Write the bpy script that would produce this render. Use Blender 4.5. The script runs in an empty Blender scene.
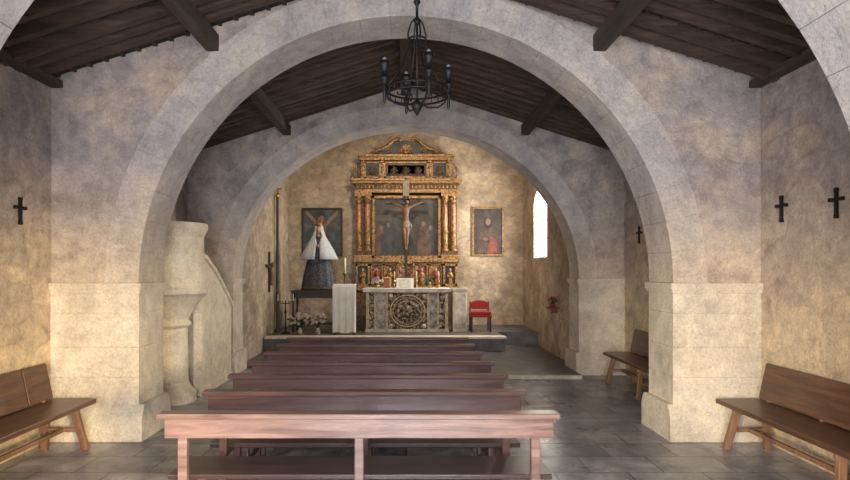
import bpy, math, random
from mathutils import Vector, Matrix
random.seed(7)
sc=bpy.context.scene
F=600.0; CX=406.0; HY=270.0; EYE=1.7
def PX(px,d): return (px-CX)*d/F
def PZ(py,d): return EYE-(py-HY)*d/F

# ---------------------------------------------------------------- materials
def newmat(name):
    m=bpy.data.materials.new(name); m.use_nodes=True
    nt=m.node_tree; b=nt.nodes['Principled BSDF']
    return m,nt,b
def noise(nt,scale,detail=6,rough=0.6,vec=None,dist=0.0):
    n=nt.nodes.new('ShaderNodeTexNoise'); n.inputs['Scale'].default_value=scale
    n.inputs['Detail'].default_value=detail; n.inputs['Roughness'].default_value=rough
    n.inputs['Distortion'].default_value=dist
    if vec: nt.links.new(vec,n.inputs['Vector'])
    return n.outputs['Fac']
def ramp(nt,fac,stops):
    r=nt.nodes.new('ShaderNodeValToRGB')
    e=r.color_ramp.elements
    while len(e)<len(stops): e.new(0.5)
    for i,(p,c) in enumerate(stops):
        e[i].position=p; e[i].color=(c[0],c[1],c[2],1)
    nt.links.new(fac,r.inputs['Fac']); return r.outputs['Color']
def mix(nt,fac,a,b,mode='MIX'):
    n=nt.nodes.new('ShaderNodeMix'); n.data_type='RGBA'; n.blend_type=mode
    if isinstance(fac,(int,float)): n.inputs[0].default_value=fac
    else: nt.links.new(fac,n.inputs[0])
    for s,i in ((a,6),(b,7)):
        if isinstance(s,tuple): n.inputs[i].default_value=(s[0],s[1],s[2],1)
        else: nt.links.new(s,n.inputs[i])
    return n.outputs[2]
def coords(nt,scale=(1,1,1),rot=(0,0,0)):
    t=nt.nodes.new('ShaderNodeTexCoord'); mp=nt.nodes.new('ShaderNodeMapping')
    mp.inputs['Scale'].default_value=scale; mp.inputs['Rotation'].default_value=rot
    nt.links.new(t.outputs['Object'],mp.inputs['Vector']); return mp.outputs['Vector']
def bump(nt,b,h,strength=0.4,dist=0.02):
    n=nt.nodes.new('ShaderNodeBump'); n.inputs['Strength'].default_value=strength
    n.inputs['Distance'].default_value=dist
    nt.links.new(h,n.inputs['Height']); nt.links.new(n.outputs['Normal'],b.inputs['Normal'])

def plaster(name,c1,c2,c3,masonry=0.0,cs=2.2,patch=0.8,low_glow=None):
    m,nt,b=newmat(name); v=coords(nt)
    n1=noise(nt,1.2,10,0.66,v); n2=noise(nt,6.5,10,0.75,v); n3=noise(nt,45,5,0.7,v); n4=noise(nt,2.6,10,0.72,v)
    col=ramp(nt,n1,[(0.38,c1),(0.50,c2),(0.62,c3)])
    if low_glow:
        # warm light low on the wall is mixed into the colour, ragged upper limit
        g=nt.nodes.new('ShaderNodeSeparateXYZ'); nt.links.new(v,g.inputs[0])
        a=nt.nodes.new('ShaderNodeMath'); a.operation='MULTIPLY_ADD'; a.inputs[1].default_value=2.4
        nt.links.new(n4,a.inputs[0]); nt.links.new(g.outputs['Z'],a.inputs[2])
        mr=nt.nodes.new('ShaderNodeMapRange'); nt.links.new(a.outputs[0],mr.inputs[0])
        mr.inputs[1].default_value=low_glow[1]-.8; mr.inputs[2].default_value=low_glow[1]+1.2; mr.inputs[3].default_value=1; mr.inputs[4].default_value=0
        col=mix(nt,mr.outputs[0],col,low_glow[0])
    spot=ramp(nt,n2,[(0.32,(0.66,0.63,0.64)),(0.50,(0.97,0.96,0.97)),(0.68,(1.26,1.22,1.15))])
    col=mix(nt,patch,col,spot,'MULTIPLY')
    blot=ramp(nt,n4,[(0.34,(0.68,0.66,0.69)),(0.48,(0.98,0.97,0.98)),(0.66,(1.24,1.19,1.10))])
    col=mix(nt,patch,col,blot,'MULTIPLY')
    fine=ramp(nt,n3,[(0.34,(0.74,0.73,0.73)),(0.56,(1.04,1.04,1.04))])
    col=mix(nt,0.8,col,fine,'MULTIPLY')
    h=n2
    if masonry>0:
        vm=nt.nodes.new('ShaderNodeMapping'); vm.inputs['Scale'].default_value=(1,1,1.7)
        nt.links.new(v,vm.inputs['Vector'])
        ad=nt.nodes.new('ShaderNodeVectorMath'); ad.operation='ADD'
        nn=nt.nodes.new('ShaderNodeTexNoise'); nn.inputs['Scale'].default_value=3
        nt.links.new(v,nn.inputs['Vector'])
        sc_=nt.nodes.new('ShaderNodeVectorMath'); sc_.operation='SCALE'; sc_.inputs['Scale'].default_value=0.30
        nt.links.new(nn.outputs['Color'],sc_.inputs[0])
        nt.links.new(vm.outputs['Vector'],ad.inputs[0]); nt.links.new(sc_.outputs[0],ad.inputs[1])
        vo=nt.nodes.new('ShaderNodeTexVoronoi'); vo.feature='DISTANCE_TO_EDGE'; vo.inputs['Scale'].default_value=cs
        nt.links.new(ad.outputs[0],vo.inputs['Vector'])
        e=ramp(nt,vo.outputs['Distance'],[(0.0,(0.72,0.70,0.69)),(0.14,(1,1,1))])
        fm=ramp(nt,n1,[(0.42,(0.10,)*3),(0.58,(1,1,1))])
        bwf=nt.nodes.new('ShaderNodeRGBToBW'); nt.links.new(fm,bwf.inputs[0])
        mf=nt.nodes.new('ShaderNodeMath'); mf.operation='MULTIPLY'; mf.inputs[1].default_value=masonry; nt.links.new(bwf.outputs[0],mf.inputs[0])
        col=mix(nt,mf.outputs[0],col,e,'MULTIPLY')
        vc=nt.nodes.new('ShaderNodeTexVoronoi'); vc.inputs['Scale'].default_value=cs
        nt.links.new(ad.outputs[0],vc.inputs['Vector'])
        cc=ramp(nt,vc.outputs['Color'],[(0.0,(0.74,0.72,0.72)),(1.0,(1.2,1.14,1.02))])
        col=mix(nt,masonry*0.9,col,cc,'MULTIPLY')
        mm=nt.nodes.new('ShaderNodeMath'); mm.operation='MULTIPLY_ADD'
        bw=nt.nodes.new('ShaderNodeRGBToBW'); nt.links.new(e,bw.inputs[0])
        nt.links.new(bw.outputs[0],mm.inputs[0]); mm.inputs[1].default_value=0.7*masonry
        nt.links.new(n2,mm.inputs[2]); h=mm.outputs[0]
    nt.links.new(col,b.inputs['Base Color']); b.inputs['Roughness'].default_value=0.92
    bump(nt,b,h,0.8,0.045)
    return m
WARM_GLOW=(0.68,0.56,0.40)  # tone of the warm glow painted low on walls and arches
M_wall=plaster('plaster_grey',(0.29,0.265,0.285),(0.43,0.39,0.385),(0.57,0.49,0.41),0.7,2.3,0.9,(WARM_GLOW,2.9))
M_arch=plaster('plaster_arch',(0.35,0.325,0.35),(0.475,0.435,0.435),(0.60,0.53,0.455),0.4,2.6,0.9,(WARM_GLOW,2.9))
M_ring=plaster('stone_ring',(0.47,0.445,0.46),(0.57,0.535,0.53),(0.66,0.605,0.54),0.0,patch=0.65,low_glow=(WARM_GLOW,3.0))
M_cream=plaster('stone_cream',(0.62,0.54,0.42),(0.74,0.655,0.52),(0.84,0.76,0.61),0.0,patch=0.5)
M_chancel=plaster('masonry_chancel',(0.40,0.315,0.225),(0.54,0.44,0.325),(0.65,0.55,0.42),0.7,3.6,0.8)

def wood(name,c1,c2,axis='X',rough=0.45,sc_=1.0,bmp=0.2):
    m,nt,b=newmat(name)
    s={'X':(1.2,14,14),'Y':(14,1.2,14),'Z':(14,14,1.2)}[axis]
    v=coords(nt,tuple(k*sc_ for k in s))
    n1=noise(nt,1.3,8,0.7,v,0.8); n2=noise(nt,0.35,3,0.5,v)
    c=ramp(nt,n1,[(0.3,c1),(0.7,c2)])
    d=ramp(nt,n2,[(0.35,(0.65,0.65,0.65)),(0.65,(1.1,1.1,1.1))])
    c=mix(nt,0.8,c,d,'MULTIPLY')
    nt.links.new(c,b.inputs['Base Color']); b.inputs['Roughness'].default_value=rough
    bump(nt,b,n1,bmp,0.01); return m
M_pew=wood('pew_wood',(0.045,0.022,0.021),(0.16,0.085,0.076),'X',0.28)
M_pew_light=wood('pew_wood_front',(0.085,0.045,0.039),(0.30,0.195,0.165),'X',0.28)  # paler brown, front pew only
M_seat_shaded=wood('pew_seat_wood_shaded',(0.02,0.011,0.010),(0.075,0.042,0.038),'X',0.30)  # pew wood darkened, shade between the pews put into the seat colour
M_bench=wood('bench_wood',(0.045,0.020,0.012),(0.17,0.08,0.042),'Y',0.34)
M_benchleg=wood('bench_leg_wood',(0.12,0.058,0.03),(0.34,0.19,0.11),'Z',0.5)
M_rafter=wood('roof_rafter_wood',(0.020,0.013,0.011),(0.115,0.068,0.050),'X',0.8)
M_board=wood('roof_board_wood',(0.008,0.006,0.005),(0.04,0.025,0.020),'Y',0.85)
M_beam=wood('roof_beam_wood',(0.020,0.014,0.012),(0.09,0.062,0.05),'Y',0.8)
M_dark=wood('dark_wood',(0.012,0.007,0.005),(0.05,0.026,0.015),'Z',0.5)

def simple(name,c,rough=0.6,metal=0.0,var=0.25,scale=20,bm=0.1):
    m,nt,b=newmat(name); v=coords(nt); n=noise(nt,scale,5,0.6,v)
    lo=tuple(k*(1-var) for k in c); hi=tuple(min(1,k*(1+var)) for k in c)
    nt.links.new(ramp(nt,n,[(0.35,lo),(0.65,hi)]),b.inputs['Base Color'])
    b.inputs['Roughness'].default_value=rough; b.inputs['Metallic'].default_value=metal
    bump(nt,b,n,bm,0.01); return m
M_iron=simple('wrought_iron',(0.018,0.017,0.02),0.5,0.6)
M_gold=simple('gilt_wood',(0.29,0.155,0.052),0.45,0.3,0.8,24,0.8)
M_gold2=simple('gilt_wood_dark',(0.10,0.052,0.022),0.5,0.25,0.8,20,0.8)
M_teal=simple('painted_panel_dark',(0.035,0.034,0.027),0.5,0.0,0.6,14)
M_redpaint=simple('red_polychrome',(0.20,0.035,0.02),0.5,0.0,0.6,18)
M_columnred=simple('column_polychrome',(0.50,0.21,0.10),0.4,0.1,0.6,12,0.4)
M_redcloth=simple('red_upholstery',(0.26,0.008,0.012),0.8,0,0.25)
M_redfl=simple('red_petals',(0.45,0.02,0.015),0.6)
M_white=simple('white_linen',(0.70,0.68,0.66),0.85,0,0.06,8)
M_lace=simple('white_lace',(0.52,0.52,0.54),0.85,0,0.3,50,0.4)
M_blue=simple('dark_blue_brocade',(0.045,0.048,0.06),0.6,0,0.95,30,0.4)
M_skin=simple('painted_flesh',(0.42,0.25,0.16),0.5,0,0.15)
M_corpus=simple('corpus_wood',(0.20,0.105,0.055),0.45,0,0.3)
M_cloth_old=simple('aged_cloth',(0.26,0.20,0.13),0.7,0,0.3)
M_hair=simple('dark_hair',(0.03,0.017,0.01),0.6)
M_green=simple('leaves',(0.03,0.08,0.025),0.6,0,0.5)
M_pink=simple('pale_petals',(0.50,0.36,0.33),0.7,0,0.4,30)
M_wax=simple('candle_wax',(0.70,0.64,0.50),0.5,0,0.1)
M_trim=simple('altar_gilt_moulding',(0.40,0.31,0.19),0.5,0,0.4,20,0.4)
M_marble=simple('altar_marble',(0.46,0.41,0.34),0.4,0,0.4,7)
M_greypanel=simple('grey_veined_panel',(0.24,0.21,0.18),0.4,0,0.7,9)
M_brass=simple('brass',(0.45,0.30,0.10),0.3,0.9)
M_bulb=simple('bulb_glass',(0.25,0.24,0.22),0.2,0)
# carved altar front: voronoi relief
def carved(name,c1,c2,scale):
    m,nt,b=newmat(name); v=coords(nt)
    vo=nt.nodes.new('ShaderNodeTexVoronoi'); vo.feature='SMOOTH_F1'; vo.inputs['Scale'].default_value=scale
    ad=nt.nodes.new('ShaderNodeVectorMath'); ad.operation='ADD'
    nn=nt.nodes.new('ShaderNodeTexNoise'); nn.inputs['Scale'].default_value=9
    nt.links.new(v,nn.inputs['Vector'])
    s=nt.nodes.new('ShaderNodeVectorMath'); s.operation='SCALE'; s.inputs['Scale'].default_value=0.22
    nt.links.new(nn.outputs['Color'],s.inputs[0]); nt.links.new(v,ad.inputs[0]); nt.links.new(s.outputs[0],ad.inputs[1])
    nt.links.new(ad.outputs[0],vo.inputs['Vector'])
    nt.links.new(ramp(nt,vo.outputs['Distance'],[(0.15,c2),(0.55,c1)]),b.inputs['Base Color'])
    b.inputs['Roughness'].default_value=0.5; bump(nt,b,vo.outputs['Distance'],1.0,-0.05); return m
M_carved=carved('carved_relief',(0.04,0.022,0.014),(0.55,0.44,0.31),17)
M_carvedred=carved('carved_relief_red',(0.13,0.03,0.018),(0.50,0.30,0.12),12)
def paintmat(name,stops,scale=2.5):
    m,nt,b=newmat(name); v=coords(nt); n=noise(nt,scale,7,0.65,v,0.8)
    nt.links.new(ramp(nt,n,stops),b.inputs['Base Color']); b.inputs['Roughness'].default_value=0.5; return m
M_canvas_dark=paintmat('canvas_dark',[(0.35,(0.010,0.010,0.009)),(0.5,(0.035,0.028,0.02)),(0.68,(0.10,0.07,0.045))],3)
M_canvas_sky=paintmat('canvas_sky',[(0.35,(0.02,0.03,0.032)),(0.5,(0.06,0.07,0.068)),(0.68,(0.17,0.155,0.13))],2.5)
M_redrobe=paintmat('painted_red_robe',[(0.35,(0.12,0.012,0.008)),(0.65,(0.36,0.07,0.04))],6)
M_paintskin=paintmat('painted_canvas_flesh',[(0.35,(0.16,0.085,0.05)),(0.65,(0.34,0.20,0.13))],6)

# floor
def floormat():
    m,nt,b=newmat('slate_floor'); v=coords(nt)
    br=nt.nodes.new('ShaderNodeTexBrick'); nt.links.new(v,br.inputs['Vector'])
    br.inputs['Scale'].default_value=1.0; br.inputs['Brick Width'].default_value=0.62; br.inputs['Row Height'].default_value=0.42
    br.inputs['Mortar Size'].default_value=0.009; br.inputs['Mortar Smooth'].default_value=0.3
    br.inputs['Color1'].default_value=(0.21,0.215,0.245,1); br.inputs['Color2'].default_value=(0.35,0.35,0.375,1)
    br.inputs['Mortar'].default_value=(0.11,0.105,0.105,1)
    n=noise(nt,3,8,0.7,v,0.5); n2=noise(nt,1.0,4,0.6,v)
    c=mix(nt,0.9,br.outputs['Color'],ramp(nt,n,[(0.35,(0.45,0.45,0.48)),(0.5,(0.9,0.9,0.92)),(0.65,(1.55,1.5,1.42))]),'MULTIPLY')
    nt.links.new(c,b.inputs['Base Color'])
    r=ramp(nt,n2,[(0.3,(0.18,)*3),(0.7,(0.42,)*3)]); nt.links.new(r,b.inputs['Roughness'])
    mm=nt.nodes.new('ShaderNodeMath'); mm.operation='MULTIPLY_ADD'; mm.inputs[1].default_value=-1.0
    nt.links.new(br.outputs['Fac'],mm.inputs[0]); nt.links.new(n,mm.inputs[2])
    bump(nt,b,mm.outputs[0],0.35,0.012); return m
M_floor=floormat()
M_dfloor=simple('chancel_dark_floor',(0.12,0.11,0.11),0.4,0,0.4,5)

# ---------------------------------------------------------------- mesh builder
class MB:
    def __init__(s): s.v=[];s.f=[];s.m=[];s.s=[];s.mats=[];s.M=Matrix.Identity(4)
    def mi(s,mat):
        if mat not in s.mats: s.mats.append(mat)
        return s.mats.index(mat)
    def add(s,vs,fs,mat,smooth=False):
        o=len(s.v); k=s.mi(mat)
        s.v+= [tuple(s.M@Vector(p)) for p in vs]
        for f in fs: s.f.append([o+i for i in f]); s.m.append(k); s.s.append(smooth)
    def box(s,x0,x1,y0,y1,z0,z1,mat):
        s.add([(x0,y0,z0),(x1,y0,z0),(x1,y1,z0),(x0,y1,z0),(x0,y0,z1),(x1,y0,z1),(x1,y1,z1),(x0,y1,z1)],
          [(0,3,2,1),(4,5,6,7),(0,1,5,4),(1,2,6,5),(2,3,7,6),(3,0,4,7)],mat)
    def prism(s,poly,axis,a,b,mat):
        n=len(poly)
        def P(p,t):
            return {'Y':(p[0],t,p[1]),'X':(t,p[0],p[1]),'Z':(p[0],p[1],t)}[axis]
        vs=[P(p,a) for p in poly]+[P(p,b) for p in poly]
        fs=[list(range(n)),list(range(2*n-1,n-1,-1))]
        for i in range(n): j=(i+1)%n; fs.append((i,i+n,j+n,j))
        s.add(vs,fs,mat)
    def beam(s,p,q,w,h,mat,up=(0,0,1)):
        p=Vector(p);q=Vector(q);d=(q-p).normalized();u=Vector(up)
        sx=d.cross(u)
        if sx.length<1e-4: sx=d.cross(Vector((1,0,0)))
        sx.normalize(); uz=sx.cross(d).normalized()
        vs=[]
        for c in (p,q):
            for a,b in ((-1,-1),(1,-1),(1,1),(-1,1)): vs.append(tuple(c+sx*a*w/2+uz*b*h/2))
        s.add(vs,[(0,1,2,3),(7,6,5,4),(0,4,5,1),(1,5,6,2),(2,6,7,3),(3,7,4,0)],mat)
    def lathe(s,prof,c,mat,seg=16,sx=1,sy=1,a0=0,a1=2*math.pi,smooth=True,rot=0):
        full=abs(a1-a0-2*math.pi)<1e-6; n=seg if full else seg+1
        vs=[];fs=[]
        for r,z in prof:
            for i in range(n):
                a=a0+(a1-a0)*i/seg+rot
                vs.append((c[0]+r*sx*math.cos(a),c[1]+r*sy*math.sin(a),c[2]+z))
        for k in range(len(prof)-1):
            for i in range(seg):
                j=(i+1)%n
                fs.append((k*n+i,k*n+j,(k+1)*n+j,(k+1)*n+i))
        if full:
            if prof[0][0]>1e-4: fs.append(list(range(n-1,-1,-1)))
            if prof[-1][0]>1e-4: fs.append([(len(prof)-1)*n+i for i in range(n)])
        s.add(vs,fs,mat,smooth)
    def ell(s,c,r,mat,seg=12,rings=8):
        if isinstance(r,(int,float)): r=(r,r,r)
        prof=[(math.sin(math.pi*k/rings),-math.cos(math.pi*k/rings)) for k in range(rings+1)]
        vs=[];fs=[]
        for a,b in prof:
            for i in range(seg):
                t=2*math.pi*i/seg; vs.append((c[0]+r[0]*a*math.cos(t),c[1]+r[1]*a*math.sin(t),c[2]+r[2]*b))
        for k in range(rings):
            for i in range(seg):
                j=(i+1)%seg; fs.append((k*seg+i,k*seg+j,(k+1)*seg+j,(k+1)*seg+i))
        s.add(vs,fs,mat,True)
    def tube(s,pts,rad,mat,seg=8,closed=False,caps=True):
        pts=[Vector(p) for p in pts]; n=len(pts)
        if isinstance(rad,(int,float)): rad=[rad]*n
        vs=[];fs=[];ref=None
        for i,p in enumerate(pts):
            if closed: d=pts[(i+1)%n]-pts[i-1]
            else: d=pts[min(i+1,n-1)]-pts[max(i-1,0)]
            d.normalize()
            if ref is None:
                ref=d.cross(Vector((0,0,1)))
                if ref.length<1e-3: ref=d.cross(Vector((1,0,0)))
            ref=(ref-d*ref.dot(d)).normalized(); o=d.cross(ref)
            for k in range(seg):
                a=2*math.pi*k/seg; vs.append(tuple(p+(ref*math.cos(a)+o*math.sin(a))*rad[i]))
        for i in range(n if closed else n-1):
            ii=(i+1)%n
            for k in range(seg):
                j=(k+1)%seg; fs.append((i*seg+k,i*seg+j,ii*seg+j,ii*seg+k))
        if not closed and caps:
            fs.append(list(range(seg-1,-1,-1))); fs.append([(n-1)*seg+k for k in range(seg)])
        s.add(vs,fs,mat,True)
    def build(s,name,bevel=0,parent=None,remesh=0,loc=None):
        me=bpy.data.meshes.new(name)
        vv=s.v
        if loc: vv=[(a-loc[0],b-loc[1],c-loc[2]) for a,b,c in s.v]
        me.from_pydata(vv,[],s.f)
        for m in s.mats: me.materials.append(m)
        me.polygons.foreach_set('material_index',s.m); me.polygons.foreach_set('use_smooth',s.s)
        me.update()
        import bmesh
        bm=bmesh.new(); bm.from_mesh(me); bmesh.ops.recalc_face_normals(bm,faces=bm.faces); bm.to_mesh(me); bm.free()
        ob=bpy.data.objects.new(name,me); sc.collection.objects.link(ob)
        if loc: ob.location=loc
        if remesh:
            r=ob.modifiers.new('r','REMESH'); r.mode='VOXEL'; r.voxel_size=remesh; r.use_smooth_shade=True
            q=ob.modifiers.new('s','SMOOTH'); q.iterations=4
        if bevel:
            b=ob.modifiers.new('b','BEVEL'); b.width=bevel; b.segments=2; b.limit_method='ANGLE'; b.angle_limit=math.radians(50)
        if parent: ob.parent=parent
        return ob
def empty(name,loc=(0,0,0)):
    e=bpy.data.objects.new(name,None); sc.collection.objects.link(e); e.location=loc; return e

# ---------------------------------------------------------------- shell
W=3.55; RIDGE=4.65; EAVE=3.52; K=(RIDGE-EAVE)/W
D0a,D0b=2.87,3.45; D1,D1b=6.0,6.58; D2,D2b=9.75,10.3
CW=2.88; DB=14.8; CT=5.2; WT=.14
m=MB(); m.box(-3.9,3.9,-1.8,15.1,-0.2,0,M_floor); m.build('floor')
for sgn,nm in ((-1,'wall_left'),(1,'wall_right')):
    m=MB(); x0,x1=sorted((sgn*W,sgn*(W+.3)))
    m.box(x0,x1,-1.5,D2b,0,EAVE+.14,M_wall); m.build(nm)
m=MB()
poly=[(-W,0),(-1.1,0),(-1.1,2.9),(1.1,2.9),(1.1,0),(W,0),(W,EAVE+.14),(0,RIDGE+.14),(-W,EAVE+.14)]
m.prism(poly,'Y',-1.8,-1.5,M_wall); m.build('wall_entrance')
def archpoly(a,zs,rise,top,n=48,outer=W):
    p=[(-outer,0),(-a,0),(-a,zs)]
    for i in range(1,n): t=math.pi*(1-i/n); p.append((a*math.cos(t),zs+rise*math.sin(t)))
    p+=[(a,zs),(a,0),(outer,0)]+top
    return p
gtop=[(W,EAVE+.14),(0,RIDGE+.14),(-W,EAVE+.14)]
def arch(name,ya,yb,a,zs,rise,ring,ringmat,extra=False):
    m=MB(); m.prism(archpoly(a+.012,zs,rise+.012,gtop),'Y',ya,yb,M_arch)
    if extra: m.prism(archpoly(a+.012,zs,rise+.012,[(3.2,5.9),(-3.2,5.9)],outer=3.2),'Y',yb-.14,yb+.004,M_chancel)
    nb=27; g=0.0005
    for i in range(nb):
        t0=math.pi*i/nb+g; t1=math.pi*(i+1)/nb-g; q=[]
        for k in range(4):
            t=t0+(t1-t0)*k/3; q.append((a*math.cos(t),zs+rise*math.sin(t)))
        for k in range(3,-1,-1):
            t=t0+(t1-t0)*k/3; q.append(((a+ring)*math.cos(t),zs+(rise+ring)*math.sin(t)))
        m.prism(q,'Y',ya-.008,yb+.008,ringmat)
    for s_ in (-1,1):
        z=0.0; hs=[.30,.33,.30,.34,.31]; tot=zs-.10
        k=0
        while z<tot-1e-3:
            h=min(hs[k%5],tot-z)
            if tot-z-h<.12: h=tot-z
            x0,x1=sorted((s_*(a-.004),s_*(W-.0)))
            m.box(x0,x1,ya-.012,yb+.012,z+.0005,z+h-.001,M_cream); z+=h;k+=1
        x0,x1=sorted((s_*(a-.035),s_*(W-.001)))
        m.box(x0,x1,ya-.045,yb+.045,tot+.03,zs,M_cream)
        x0,x1=sorted((s_*(a-.018),s_*(W-.001)))
        m.box(x0,x1,ya-.03,yb+.03,tot,tot+.03,M_cream)
        x0,x1=s_*(a-.06),s_*(W-.001)
        pr=[(ya-.075,0),(ya-.075,.24),(ya-.012,.36),(yb+.012,.36),(yb+.075,.24),(yb+.075,0)]
        m.prism(pr,'X',min(x0,x1),max(x0,x1),M_cream)
    return m.build(name,bevel=0.003)
arch('stone_arch',D0a,D0b,2.71,1.60,2.70,.34,M_ring)
arch('stone_arch.001',D1,D1b,2.67,1.57,2.67,.34,M_ring)
arch('stone_arch.002',D2,D2b,2.81,1.56,2.50,.30,M_ring,True)
m=MB(); m.box(-CW-.3,CW+.3,DB,DB+.3,0,5.95,M_chancel); m.build('wall_back')
m=MB(); m.box(-CW-.3,-CW,D2b,DB,0,CT,M_chancel); m.build('wall_chancel_left')
wy0,wy1,wz0,wz1=12.25,13.5,1.97,3.12; wc=(wy0+wy1)/2; wr=(wy1-wy0)/2; WRI=.55
m=MB()
arcL=[(wc-wr*math.sin(t),wz1+wr*WRI*math.cos(t)) for t in [math.pi/2*i/10 for i in range(11)]]
pl=[(D2b,0),(wc,0),(wc,wz0),(wy0,wz0)]+list(reversed(arcL))+[(wc,CT),(D2b,CT)]
pl2=[(2*wc-y,z) for y,z in pl]; pl2=[(DB if abs(y-(2*wc-D2b))<1e-6 else y,z) for y,z in pl2]
m.prism(pl,'X',CW,CW+WT,M_chancel); m.prism(pl2,'X',CW,CW+WT,M_chancel); m.build('wall_chancel_right')
m=MB()
m.box(CW+.08,CW+.11,wc-.02,wc+.02,wz0,wz1+.33,M_white)
for z in (2.35,2.75,3.1): m.box(CW+.08,CW+.10,wy0+.002,wy1-.002,z,z+.02,M_white)
m.build('window_1')
def roof(name,y0,y1,hw,ridge,eave,over,nraft,purlin):
    m=MB(); k=(ridge-eave)/hw
    for s_ in (-1,1):
        xe=s_*(hw+over); ze=ridge-k*(hw+over)
        m.prism([(0,ridge+.10),(xe,ze+.10),(xe,ze+.16),(0,ridge+.16)],'Y',y0,y1,M_board)
        n=int((y1-y0)/nraft)
        for i in range(n+1):
            y=y0+nraft*(i+.5)+random.uniform(-.035,.035); w=random.uniform(.06,.12); dz=random.uniform(-.02,.015)
            if y+w/2>y1: break
            m.prism([(0,ridge+dz),(s_*(hw-.002),eave+dz),(s_*(hw-.002),eave+.10),(0,ridge+.10)],'Y',y-w/2,y+w/2,M_rafter)
        # laths running lengthwise over the rafters
        for q in range(22):
            xa=(q+.5)*(hw/22); z=ridge-k*xa
            m.box(min(s_*(xa-.02),s_*(xa+.02)),max(s_*(xa-.02),s_*(xa+.02)),y0,y1,z+.08,z+.105,M_beam)
        if purlin:
            for xp in purlin:
                z=ridge-k*xp
                m.box(s_*xp-.06,s_*xp+.06,y0,y1,z-.15,z+.01,M_beam)
            m.box(s_*(hw-.12),s_*(hw-.004),y0,y1,eave,eave+.07,M_beam) if s_>0 else m.box(-(hw-.004),-(hw-.12),y0,y1,eave,eave+.07,M_beam)
    if purlin: m.box(-.08,.08,y0,y1,ridge-.12,ridge+.02,M_beam)
    return m.build(name)
for i,(a,b) in enumerate(((-1.5,D0a),(D0b,D1),(D1b,D2))):
    roof('ceiling' if i==0 else 'ceiling.%03d'%i,a,b,W,RIDGE,EAVE,.3,.24,[1.93])
roof('ceiling_chancel',D2b,DB,CW,5.85,5.1,.3,.4,None)
m=MB(); m.box(-2.0,2.74,9.35,DB-.01,0.001,.06,M_dfloor); m.box(-2.0,2.74,9.33,9.39,0.001,.062,M_cream)
m.box(-2.87,-2.0,10.40,DB-.01,0.001,.06,M_dfloor); m.box(2.74,2.87,10.40,DB-.01,0.001,.06,M_dfloor)
m.build('chancel_step')
m=MB(); m.box(-2.87,2.0,12.1,DB-.01,.063,.35,M_dfloor); m.box(-2.85,2.03,12.07,12.4,.31,.352,M_cream); m.box(2.0,2.87,13.1,DB-.01,.063,.35,M_dfloor)
m.build('altar_platform',bevel=.006)

# ---------------------------------------------------------------- pews
for i in range(7):
    d=3.57+.655*i; L=2.37 if i==0 else 2.26; xc=-.28-.013*i
    mt=M_pew_light if i==0 else M_pew
    m=MB(); h=L/2
    m.box(xc-h,xc+h,d-.055,d+.05,.822,.855,mt)
    m.box(xc-h+.03,xc+h-.03,d-.012,d+.014,.70,.822,mt)
    for k in (-1,0,1):
        x=xc+k*(h-.13)
        m.beam((x,d+.03,.822),(x,d+.03,.42),.055,.05,mt,up=(0,1,0))
        m.beam((x,d+.03,.42),(x,d-.02,0),.055,.05,mt,up=(0,1,0))
        m.beam((x,d+.36,.43),(x,d+.40,0),.055,.05,mt,up=(0,1,0))
        m.box(x-.02,x+.02,d+.03,d+.38,.37,.428,mt)
        m.box(x-.018,x+.018,d+.0,d+.38,.12,.17,mt)
    m.box(xc-h+.02,xc+h-.02,d+.06,d+.43,.43,.462,M_seat_shaded)
    m.box(xc-h+.14,xc+h-.14,d+.355,d+.38,.34,.428,M_seat_shaded)
    m.build('church_pew' if i==0 else 'church_pew.%03d'%i,bevel=.006)

# ---------------------------------------------------------------- side benches
def bench(name,side,y0,y1,split=None,splay=.08,tilt=.07,inset=.22):
    m=MB(); s_=side
    xf=s_*3.0; xb=s_*3.44
    a,b=sorted((xf,xb)); m.box(a,b,y0,y1,.41,.455,M_bench)
    segs=[(y0+.03,y1-.03)] if not split else [(y0+.03,split-.012),(split+.012,y1-.03)]
    for (ya,yb) in segs:
        zt=.80; zb=.47
        x_b=s_*3.40; x_t=s_*3.40+s_*tilt
        q=[(x_b,zb),(x_t,zt),(x_t+s_*.028,zt),(x_b+s_*.028,zb)]
        m.prism(q,'Y',ya,yb,M_bench)
    for y in (y0+.16,(y0+y1)/2,y1-.16):
        m.beam((s_*3.425,y,.43),(s_*3.505,y,.78),.05,.03,M_benchleg,up=(0,1,0))
    for y,dy in ((y0+inset,-splay),(y1-.22,splay)):
        m.beam((s_*3.10,y,.415),(s_*3.03,y+dy,0),.065,.05,M_benchleg,up=(0,1,0))
        m.beam((s_*3.36,y,.415),(s_*3.42,y+dy,0),.065,.05,M_benchleg,up=(0,1,0))
        m.box(min(s_*3.05,s_*3.42),max(s_*3.05,s_*3.42),y-.02,y+.02,.35,.41,M_benchleg)
        m.beam((s_*3.08,y+dy*.4,.2),(s_*3.39,y+dy*.4,.2),.03,.04,M_benchleg)
    m.beam((s_*3.22,y0+inset,.2),(s_*3.22,y1-.2,.2),.035,.04,M_benchleg)
    m.build(name,bevel=.008)
bench('wooden_bench',1,4.05,5.82)
bench('wooden_bench.001',-1,4.2,5.82,split=5.42)
bench('wooden_bench.002',1,7.3,9.15,inset=.62)

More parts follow.
